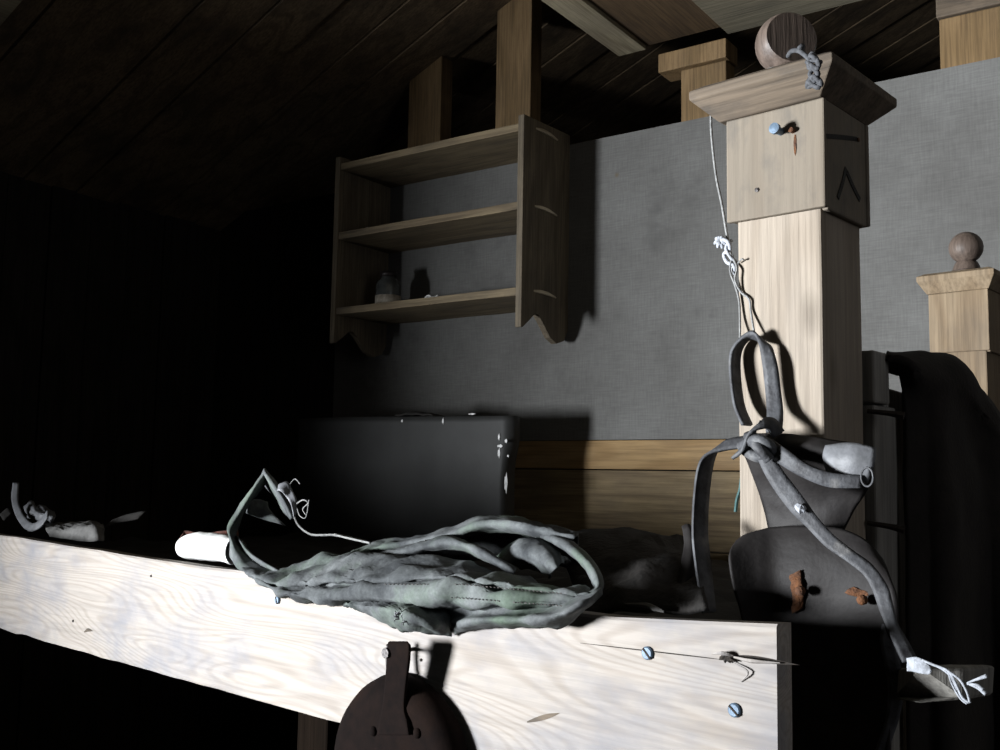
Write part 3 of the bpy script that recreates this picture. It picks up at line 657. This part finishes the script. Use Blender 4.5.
# upright leg opening on the left: outer wall and hem
loft(bm, [pl([(266, 471, .90), (258, 482, .895), (240, 508, .885), (229, 526, .88), (231, 540, .876), (232, 556, .87), (242, 568, .862), (258, 575, .852)]),
          pl([(265, 469, .888), (256, 482, .88), (238, 508, .87), (228, 526, .865), (230, 541, .86), (231, 557, .855), (241, 570, .847), (257, 577, .838)]),
          pl([(266, 473, .885), (257, 486, .878), (242, 510, .868), (231, 529, .863), (233, 542, .858), (238, 557, .852), (248, 568, .846), (263, 575, .838)]),
          pl([(269, 479, .90), (260, 492, .90), (249, 504, .895), (238, 528, .885), (236, 538, .876), (247, 554, .87), (261, 565, .866), (276, 573, .862)])], 6, 4, .0015, 40, 8)
loft(bm, [pl([(235, 537, .875), (246, 553, .868), (260, 564, .862), (275, 572, .858)]), pl([(237, 536, .87), (249, 552, .862), (263, 562, .857), (279, 571, .853)]), pl([(240, 540, .885), (252, 554, .88), (266, 564, .875), (282, 572, .87)])], 5, 4)
loft(bm, [pl([(265, 469, .888), (272, 477, .89), (280, 488, .895), (288, 503, .90), (294, 517, .905)]), pl([(264, 474, .884), (270, 482, .886), (277, 492, .89), (286, 506, .895), (292, 518, .90)]), pl([(262, 480, .91), (267, 488, .915), (274, 497, .92), (283, 510, .92), (291, 520, .915)])], 5, 4, .001, 40, 9)
loft(bm, [pl([(250, 501, .90), (258, 499, .925), (268, 502, .94)]), pl([(248, 507, .90), (258, 507, .925), (270, 510, .94)]), pl([(246, 513, .90), (262, 519, .93), (286, 526, .95)])], 5, 4, .002, 40, 10)
cloth = link('trouser_cloth', bm, M['canvas'], tr, smooth=True, solid=.0022)
# frayed hem and its loose threads
bm = NB()
loft(bm, [pl([(280, 484, .893), (287, 481, .895), (292, 489, .898), (297, 501, .90), (297, 512, .903)]), pl([(277, 491, .885), (282, 492, .886), (287, 498, .89), (292, 507, .893), (293, 517, .898)])], 5, 4, .003, 60, 3)
link('frayed_hem', bm, M['leather_pale'], tr, smooth=True, solid=.002)
bm = NB()
for pts, r_ in (([(294, 517, .9), (299, 526, .905), (310, 534, .91), (322, 535, .915), (334, 535, .92), (352, 539, .92), (370, 543, .915)], .0016), ([(296, 504, .9), (303, 500, .897), (308, 503, .9), (303, 509, .9), (306, 515, .902)], .001), ([(297, 508, .9), (300, 516, .897), (306, 517, .9), (309, 500, .9)], .0008), ([(334, 534, .92), (350, 537, .93), (366, 541, .925)], .0012), ([(290, 484, .896), (295, 479, .9), (300, 484, .9)], .0007)):
    tube(bm, pl(pts), r_, 6, 5)
link('hem_thread', bm, M['cord'], tr)
bm = NB()      # stitching along the band
for k in range(46):
    f = k/45; x = 385+175*f
    for off, f2 in ((587, 1), (600, 2)):
        if f2 == 2 and x < 448: continue
        yy = (off+(-3 if x < 460 else (x-460)*.09-3)) if f2 == 1 else 597+(x-448)*.075
        a = P(x, yy, .8075-(.001 if f2 == 1 else .003)); tube(bm, [a, a+Vector((.0028, -.0004, -.0003))], .0006, 1, 4)
link('stitching', bm, M['iron'], tr)
bm = NB()
for k in range(16):
    a = random.uniform(0, 6.28); c = P(405+6*math.cos(a), 617+5*math.sin(a), .79); e = c+Vector((random.uniform(-.006, .006), -.004, random.uniform(-.006, .006)))
    tube(bm, [c, (c+e)/2+Vector((0, -.003, .001)), e], .0007, 3, 4)
link('frayed_hole', bm, M['leather_pale'], tr)

# ------------------------------------------------------------------ pan hanging from a long nail in the plank
nr = P(414, 649, .846); nn = nr+Vector((-.001, -.042, .0))
nl = empty('iron_nail', nr, 'long iron nail standing out of the plank with the pan on it', 'nail')
bm = NB(); tube(bm, [nr+Vector((0, .004, 0)), nr+Vector((0, -.02, 0)), nn], .0024, 3, 8); link('nail_shank', bm, M['iron'], nl, smooth=True)
bm = NB(); tube(bm, [nn+Vector((0, .003, 0)), nn+Vector((0, -.003, 0))], .006, 1, 10); link('nail_head', bm, M['iron'], nl)
vp = nn.y+.012
TY = .008
def tilt(bm):      # the pan's foot leans in towards the plank
    return
pc = P(394, 774, vp+TY)
pan = empty('iron_pan', pc, 'dark round iron pan hanging from a nail in the bunk plank', 'pan')
rad = (P(455, 774, vp+TY)-P(333, 774, vp+TY)).length/2*1.01
bm = NB(); lathe(bm, pc, [(.001, -.012), (rad*.80, -.012), (rad*.93, -.008), (rad, .004), (rad*1.03, .016), (rad*1.0, .017), (rad*.9, -.003), (rad*.78, -.008), (.001, -.008)], 48, 'y')
tilt(bm); body = link('pan_body', bm, M['pan'], pan, smooth=True)
bm = NB(); hw = lambda px, py: (P(px+9.5, py, vp)-P(px, py, vp)).length
tp = P(400, 645, vp)
loft(bm, [[P(cx+w*s, y, vp-.004-dv+TY*max(0, min(1, (y-645)/70))) for s in (-1, -.5, 0, .5, 1)] for cx, y, w, dv in ((399, 642, 9, .004), (399, 646, 11, .007), (398.5, 660, 11, .007), (396, 685, 10.5, .007), (394, 708, 11, .008), (394, 722, 14, .011), (394, 735, 16, .0125))], 3, 5)
tilt(bm); h = link('pan_handle', bm, M['pan'], pan, solid=.004, smooth=True); h.modifiers.new('b', 'BEVEL').width = .001
bm = NB(); loft(bm, [[P(x+dx, y, vp+.002+.004*dx/8) for dx in (0, 3, 6)] for x, y in ((387, 644), (386, 655), (386.5, 668), (388, 678))], 3, 4); link('handle_hook', bm, M['iron'], pan, solid=.003, smooth=True)
for px, py in ((374, 731), (418, 733)):
    bm = NB(); lathe(bm, P(px, py, vp+TY-.011), [(.0065, .003), (.006, -.002), (.003, -.0045), (.0005, -.005)], 14, 'y'); tilt(bm); link('rivet', bm, M['pan'], pan, smooth=True)

# ------------------------------------------------------------------ leather harness on the near post
lh = empty('leather_harness', P(800, 530, 1.0), 'broad grey leather harness piece hung against the foot of the near post', 'harness')
bm = NB()
loft(bm, [pl([(738, 437, 1.0), (765, 434, .985), (800, 436, .98), (835, 441, .985), (873, 447, 1.0)]),
          pl([(740, 448, .995), (768, 447, .975), (800, 449, .97), (836, 453, .975), (874, 458, 1.0)]),
          pl([(748, 462, 1.0), (772, 464, .99), (803, 467, .985), (836, 472, .99), (871, 476, 1.01)]),
          pl([(758, 484, 1.012), (778, 486, 1.008), (804, 488, 1.006), (833, 490, 1.01), (866, 492, 1.02)]),
          pl([(764, 506, 1.018), (782, 507, 1.015), (806, 508, 1.014), (830, 509, 1.016), (854, 510, 1.025)]),
          pl([(770, 534, 1.02), (786, 535, 1.018), (806, 536, 1.016), (825, 536, 1.018), (841, 534, 1.03)])], 6, 6, .0022, 22, 1)
link('upper_panel', bm, M['leather'], lh, smooth=True, solid=.004)
bm = NB()
def lp(seq, off=0):      # depth by position: left side curled out to turn it dark, middle lies back
    return [P(x, y, .992+off-.028*max(0, (778-x)/45)**1.4-.004*max(0, (x-850)/45)) for x, y in seq]
loft(bm, [lp([(736, 541), (745, 535), (760, 531), (775, 528), (805, 527), (840, 529), (866, 541), (882, 560)], .01),
          lp([(729, 555), (742, 550), (758, 547), (776, 546), (806, 545), (840, 548), (868, 558), (890, 577)]),
          lp([(733, 588), (746, 583), (760, 580), (778, 578), (808, 578), (842, 580), (872, 586), (897, 597)], -.006),
          lp([(742, 620), (752, 618), (764, 616), (780, 615), (810, 615), (844, 616), (874, 620), (898, 625)], -.004),
          lp([(744, 668), (754, 668), (766, 668), (782, 668), (812, 668), (846, 668), (872, 668), (893, 668)]),
          lp([(746, 790), (756, 790), (768, 790), (782, 790), (812, 790), (846, 790), (872, 790), (890, 790)], .005)], 6, 6, .0022, 18, 2)  # leather carried on downwards as shading for the dark space below
link('lower_panel', bm, M['leather'], lh, smooth=True, solid=.004)
bm = NB()
loft(bm, [pl([(826, 446, .974), (850, 443, .97), (876, 448, .972)]), pl([(824, 458, .97), (849, 459, .962), (875, 462, .968)]), pl([(828, 472, .972), (848, 475, .965), (868, 483, .972)])], 5, 5, .001, 30, 4)
tag(link('turned_flap', bm, M['leather_pale'], lh, smooth=True, solid=.003), 'pale turned-over flap')
bm = NB(); ribbon(bm, [(P(768, 446, .958), wv(.004, 0, .007)), (P(785, 458, .95), wv(.004, 0, .007)), (P(805, 471, .95), wv(.003, 0, .006)), (P(830, 480, .955), wv(.001, 0, .007)), (P(862, 482, .965), wv(0, .002, .006))])
link('edge_band', bm, M['strap'], lh, smooth=True, solid=.003)
bm = NB(); c = P(868, 477, .962); tube(bm, [c+Vector((.006*math.cos(t), -.002, .009*math.sin(t))) for t in [2*math.pi*i/10 for i in range(11)]], .0011, 3, 6); link('buckle_ring', bm, M['strap'], lh)
def rusty(pts, w):
    bm = NB(); loft(bm, [[p+Vector((dx*w, .004-.002*math.cos(dx*1.4), dz*w)) for p in pl(pts)] for dx, dz in ((-1, -.6), (0, 0), (1, .6))], 5, 4, .0018, 160, 5); return bm
link('rusty_buckle', rusty([(794, 573, .978), (795, 583, .978), (797, 595, .978), (796, 611, .98)], .0055), M['rust'], lh, smooth=True, solid=.003)
link('rusty_buckle', rusty([(848, 590, .98), (858, 593, .98), (870, 597, .981), (883, 600, .985)], .0042), M['rust'], lh, smooth=True, solid=.003)
for px, py in ((800, 591), (862, 600)):
    bm = NB(); lathe(bm, P(px, py, .972), [(.005, .003), (.005, -.002), (.002, -.004)], 8, 'y'); link('rusty_stud', bm, M['rust'], lh, smooth=True)

# straps
def strap(name, pts, label, m='strap', th=.0035):
    bm = NB(); ribbon(bm, [(P(x, y, v), Vector(w_)) for x, y, v, w_ in pts], 9)
    return tag(link(name, bm, M[m], base=P(*pts[0][:3]), bunk=True, smooth=True, solid=th), label, 'strap')
strap('leather_strap', [(747, 425, 1.012, (.001, .009, 0)), (739, 405, 1.018, (.001, .009, 0)), (735, 375, 1.022, (.001, .009, 0)), (736, 352, 1.024, (.001, .009, .001)), (745, 339, 1.024, (.002, .008, .001)), (757, 337, 1.023, (.003, .006, -.006)), (765, 345, 1.022, (.0065, .004, -.004)), (770, 365, 1.022, (.008, .002, -.001)), (773, 390, 1.022, (.008, .002, 0)), (775, 412, 1.018, (.0085, .002, 0)), (774, 432, 1.0, (.008, .003, 0))], 'upright grey leather loop hung on a cord at the left of the near post')
strap('leather_strap', [(738, 453, .955, (.006, .002, .006)), (746, 447, .948, (.006, .002, .006)), (752, 432, .945, (.005, .003, .005)), (760, 424, .95, (.001, .006, .006)), (771, 424, .96, (.0, .008, .005)), (778, 434, .975, (.002, .008, .004))], 'short doubled strap end knotted below the upright leather loop')
strap('leather_strap', [(745, 442, .985, (0, .004, .006)), (726, 445, .98, (.001, .005, .006)), (712, 452, .975, (.004, .007, .004)), (705, 468, .972, (.003, .010, .001)), (701, 500, .968, (.003, .010, 0)), (700, 535, .962, (.003, .010, 0)), (703, 565, .955, (.003, .010, 0)), (706, 590, .945, (.003, .009, 0)), (709, 612, .93, (.003, .008, 0))], 'thin leather strap bending over and hanging down left of the near post')
strap('leather_strap', [(752, 436, .965, (.006, 0, .003)), (762, 450, .955, (.007, .001, .003)), (773, 471, .952, (.008, .002, .003)), (786, 490, .952, (.0085, .002, .004)), (799, 507, .952, (.0075, .001, .005)), (812, 522, .953, (.005, .001, .005)), (830, 541, .953, (.003, .002, .006)), (850, 556, .953, (.002, .003, .005)), (868, 570, .953, (.003, .003, .005)), (880, 588, .95, (.006, .002, .003)), (886, 607, .945, (.006, .001, .002)), (892, 625, .94, (.005, .002, .001)), (902, 645, .935, (.005, .004, .001)), (910, 661, .93, (.005, .004, .001))], 'long twisting leather strap crossing the harness down to the white cloth')
strap('leather_strap', [(889, 624, .985, (.006, .002, 0)), (888, 640, .985, (.007, .002, 0)), (892, 662, .985, (.007, .002, 0)), (896, 690, .99, (.007, .002, 0)), (892, 720, .99, (.006, .002, .002)), (880, 755, .99, (.006, .002, .003))], 'dim strap end hanging below the long twisting strap')
bm = NB()
for pts, r_ in (([(742, 447, .965), (755, 440, .945), (768, 444, .945), (772, 454, .955), (758, 457, .955), (745, 450, .955)], .006), ([(748, 436, .965), (758, 447, .94), (770, 460, .945)], .0055)):
    tube(bm, pl(pts), r_, 7, 8)
tag(link('leather_knot', bm, M['strap'], base=P(757, 445, .95), bunk=True, smooth=True), 'tangled leather knot where the straps meet on the near post', 'knot')
bm = NB(); tube(bm, [P(797, 506, .947), P(801, 509, .944), P(804, 508, .948)], [.003, .005, .003], 4, 7)
tag(link('white_tie', bm, M['white_cord'], base=P(800, 508, .947), bunk=True), 'tiny white tie round the middle of the long twisting strap', 'tie')

# ------------------------------------------------------------------ cords on the near post
cv = P(712, 118, 1.0)
bm = NB()
tube(bm, pl([(712, 98, 1.11), (711, 118, 1.095), (712, 140, 1.085), (716, 175, 1.07), (722, 205, 1.04), (727, 235, 1.045), (731, 255, 1.045), (733, 272, 1.04)]), .0016, 6, 6)
hc = tag(link('hanging_cord', bm, M['cord'], base=tuple(cv), bunk=True, smooth=True), 'thin pale cord from the near post cap holding up the leather loop', 'cord')
bm = NB()
tube(bm, pl([(733, 255, 1.04), (730, 270, 1.036), (735, 285, 1.033), (739, 300, 1.034), (740, 320, 1.032), (740, 340, 1.026)]), .0014, 6, 6)
tube(bm, pl([(733, 258, 1.04), (737, 268, 1.032), (735, 280, 1.03), (741, 292, 1.034), (749, 299, 1.034), (751, 312, 1.034), (755, 338, 1.026)]), .0014, 6, 6)
tube(bm, pl([(738, 263, 1.034), (742, 259, 1.031), (744, 260, 1.033)]), .0009, 4, 5)
link('wire_loop', bm, M['cord'], hc, smooth=True)
bm = NB()
for k in range(9):
    a = k*2.4; c = P(722, 243, 1.045); e = c+Vector((.008*math.cos(a), -.003+.003*math.sin(a*1.7), .007*math.sin(a)))
    tube(bm, [c, (c+e)/2+Vector((0, -.002, .002)), e], [.003, .0035, .0012], 4, 6)
tube(bm, pl([(720, 238, 1.044), (728, 242, 1.038), (730, 250, 1.042), (724, 254, 1.048), (727, 262, 1.044), (734, 266, 1.038), (735, 274, 1.042)]), .0024, 6, 6)
tube(bm, pl([(732, 240, 1.044), (726, 248, 1.04), (731, 258, 1.038), (736, 262, 1.042), (731, 271, 1.044)]), .002, 6, 6)
tag(link('cord_knot', bm, M['white_cord'], hc, smooth=True), 'white frayed knot')
bm = NB()
tube(bm, pl([(788, 56, .99), (792, 51, .98), (799, 51, .972), (806, 56, .966), (811, 61, .962), (816, 60, .958)]), .0026, 6, 7)
rk = random.Random(11)
for (cx, cy), n_ in (((814, 62), 11), ((814, 82), 12)):
    q = []
    for k in range(n_):
        a = k*2.2+rk.uniform(-.3, .3); q.append((cx+rk.uniform(5, 8.5)*math.cos(a), cy+rk.uniform(4.5, 9)*math.sin(a), .962+.011*math.sin(k*1.9)))
    tube(bm, pl(q), .0024, 6, 7)
tube(bm, pl([(812, 66, .955), (818, 74, .955), (812, 80, .955)]), .0028, 6, 7); tube(bm, pl([(816, 66, .96), (810, 74, .958), (816, 82, .955)]), .0026, 6, 7)
tube(bm, pl([(800, 52, .972), (801, 48, .975), (803, 46, .978)]), [.003, .004, .003], 4, 7)
tag(link('rope_knot', bm, M['cord_dark'], base=P(815, 75, .96), bunk=True, smooth=True), 'grey rope knot over the front corner of the near post cap', 'knot')
fc = Vector(((PU0+PU1)/2-.014, (PV0+PV1)/2, 1.722+.042+.022))
bm = NB(); tube(bm, [fc+Vector((.0255*math.cos(t), .0255*math.sin(t), .002*math.sin(2*t))) for t in [2*math.pi*i/16 for i in range(17)]], .0018, 3, 6)
tube(bm, [fc+Vector((-.02, -.016, 0)), fc+Vector((-.032, -.018, -.004)), fc+Vector((-.04, -.02, -.013)), fc+Vector((-.034, -.022, -.0165)), fc+Vector((-.026, -.02, -.012))], .0015, 5, 6)
tag(link('cord_ring', bm, M['cord'], base=tuple(fc), bunk=True, smooth=True), 'thin cord tied round the neck of the near ball finial', 'cord')
bm = NB(); tube(bm, [P(741.5, 478, 1.06), P(740, 490, 1.058), P(737, 500, 1.056), P(735.5, 512, 1.054)], .0022, 5, 6)
tag(link('teal_twine', bm, M['twine'], base=P(738, 496, 1.056), bunk=True), 'short teal twine end at the left edge of the near post', 'twine')

# ------------------------------------------------------------------ blanket over the foot of the bunk, stub of rail and its white ties
ub = lambda seq: [U(*q) for q in seq]
bm = NB()
loft(bm, [ub([(884, 372, -.515), (905, 372, -.535), (930, 374, -.56), (950, 378, -.57), (975, 400, -.58), (1000, 430, -.6)]),
          ub([(886, 356, -.49), (908, 355, -.49), (932, 356, -.49), (952, 362, -.48), (980, 392, -.47), (1006, 428, -.46)]),
          ub([(888, 357, -.466), (911, 357, -.45), (938, 357, -.445), (960, 366, -.437), (989, 405, -.43), (1014, 440, -.42)]),
          ub([(898, 368, -.463), (918, 372, -.435), (945, 378, -.428), (972, 396, -.424), (1002, 438, -.42), (1030, 470, -.41)]),
          ub([(903, 410, -.463), (923, 410, -.446), (948, 415, -.428), (975, 430, -.436), (1008, 462, -.415), (1040, 500, -.41)]),
          ub([(905, 520, -.463), (926, 520, -.446), (952, 520, -.424), (980, 525, -.436), (1012, 540, -.41), (1050, 560, -.41)]),
          ub([(906, 620, -.463), (928, 620, -.446), (954, 620, -.422), (984, 620, -.438), (1016, 630, -.408), (1056, 640, -.41)]),
          ub([(908, 780, -.463), (930, 780, -.444), (956, 780, -.42), (988, 780, -.438), (1020, 785, -.405), (1060, 790, -.41)])], 7, 5, .006, 11, 3)
tag(link('dark_blanket', bm, M['blanket'], base=U(950, 600, -.42), bunk=True, smooth=True, solid=.007), 'heavy dark blanket draped over the foot of the bunk right of the near post', 'blanket')
c0 = P(918, 685, .94)
bm = NB(); 
q = [P(893, 669, 1.0), P(919, 668, .93), P(966, 668, .96), P(965, 700, .96), P(920, 703, .93), P(893, 700, 1.0)]
fr = [bm.verts.new(v) for v in q]; bk = [bm.verts.new(v+Vector((.012, .04, 0))) for v in q]
bm.faces.new(fr); bm.faces.new(bk[::-1])
for i in range(6): bm.faces.new((fr[i], fr[(i+1) % 6], bk[(i+1) % 6], bk[i]))
tag(link('rail_stub', bm, M['grey_wood'], base=tuple(c0), bunk=True, bevel=.003), 'speckled grey timber stub low at the right, under the white rag strings', 'timber')
bm = NB(); loft(bm, [pl([(907, 658, 0.9233), (916, 657, 0.9215), (923, 660, 0.9208), (931, 668, 0.9198)]), pl([(907, 665, 0.9222), (915, 664, 0.9201), (923, 668, 0.9191), (932, 672, 0.9187)]), pl([(907, 671, 0.9226), (915, 672, 0.9208), (922, 673, 0.9198), (929, 674, 0.9194)])], 5, 5, .002, 80)
wr_ = tag(link('white_rag', bm, M['white_cord'], base=P(918, 668, 0.9215), bunk=True, smooth=True, solid=.002), 'small white rag with loose strings tied to the end of the long strap', 'rag')
bm = NB()
for pts, r_ in (([(922, 660, 0.9201), (934, 665, 0.9180), (948, 671, 0.9152), (956, 684, 0.9131), (962, 697, 0.9117), (969, 703, 0.9110)], .0011), ([(948, 671, 0.9145), (960, 680, 0.9128), (967, 692, 0.9113), (970, 703, 0.9110)], .0011), ([(948, 671, 0.9152), (952, 684, 0.9131), (960, 698, 0.9117), (967, 704, 0.9110)], .0009), ([(925, 662, 0.9194), (940, 668, 0.9166), (950, 676, 0.9145), (957, 690, 0.9128)], .0009)):
    tube(bm, pl(pts), r_, 6, 6)
link('loose_string', bm, M['white_cord'], wr_, smooth=True)
bm = NB()
for pts in ([(967, 683, 0.9117), (978, 679, 0.9110), (987, 676, 0.9110)], [(968, 684, 0.9117), (978, 688, 0.9110), (986, 694, 0.9110)], [(967, 684, 0.9117), (977, 685, 0.9110), (983, 690, 0.9110)]):
    tube(bm, pl(pts), [.0007, .0013, .0019], 6, 6)
link('frayed_tassel', bm, M['white_cord'], wr_, smooth=True)

# ------------------------------------------------------------------ light: daylight through the low window, an added weak fill at the right, no real source
ld = bpy.data.lights.new('window_daylight', 'AREA'); ld.shape = 'RECTANGLE'; ld.size = WY1-WY0; ld.size_y = WZ1-WZ0; ld.spread = R(57); ld.energy = 100; ld.color = (.93, .965, 1.0)
lo = bpy.data.objects.new('window_daylight', ld); COL.objects.link(lo)
lo.location = (XL-WT+.02, (WY0+WY1)/2, (WZ0+WZ1)/2)
lo.rotation_euler = Vector((math.cos(R(49.5)), math.sin(R(49.5)), .2)).to_track_quat('-Z', 'Y').to_euler()
fd = bpy.data.lights.new('right_fill', 'AREA'); fd.shape = 'RECTANGLE'; fd.size = .8; fd.size_y = 1.4; fd.energy = 5.0; fd.color = (.95, .96, 1.0)  # added fill lamp for the right-hand faces, no doorway is built
fo = bpy.data.objects.new('right_fill', fd); COL.objects.link(fo); fo.location = (1.7, .6, 1.7)
fo.rotation_euler = Vector((-1, .25, -.05)).to_track_quat('-Z', 'Y').to_euler()
w = bpy.data.worlds.new('world'); S.world = w; w.use_nodes = True
w.node_tree.nodes['Background'].inputs[0].default_value = (.9, .95, 1, 1); w.node_tree.nodes['Background'].inputs[1].default_value = .004
S.view_settings.view_transform = 'Standard'; S.view_settings.look = 'None'; S.view_settings.gamma = 1; S.view_settings.use_curve_mapping = False
S.view_settings.exposure = 0
for o in S.objects:
    if 'base' in o: del o['base']
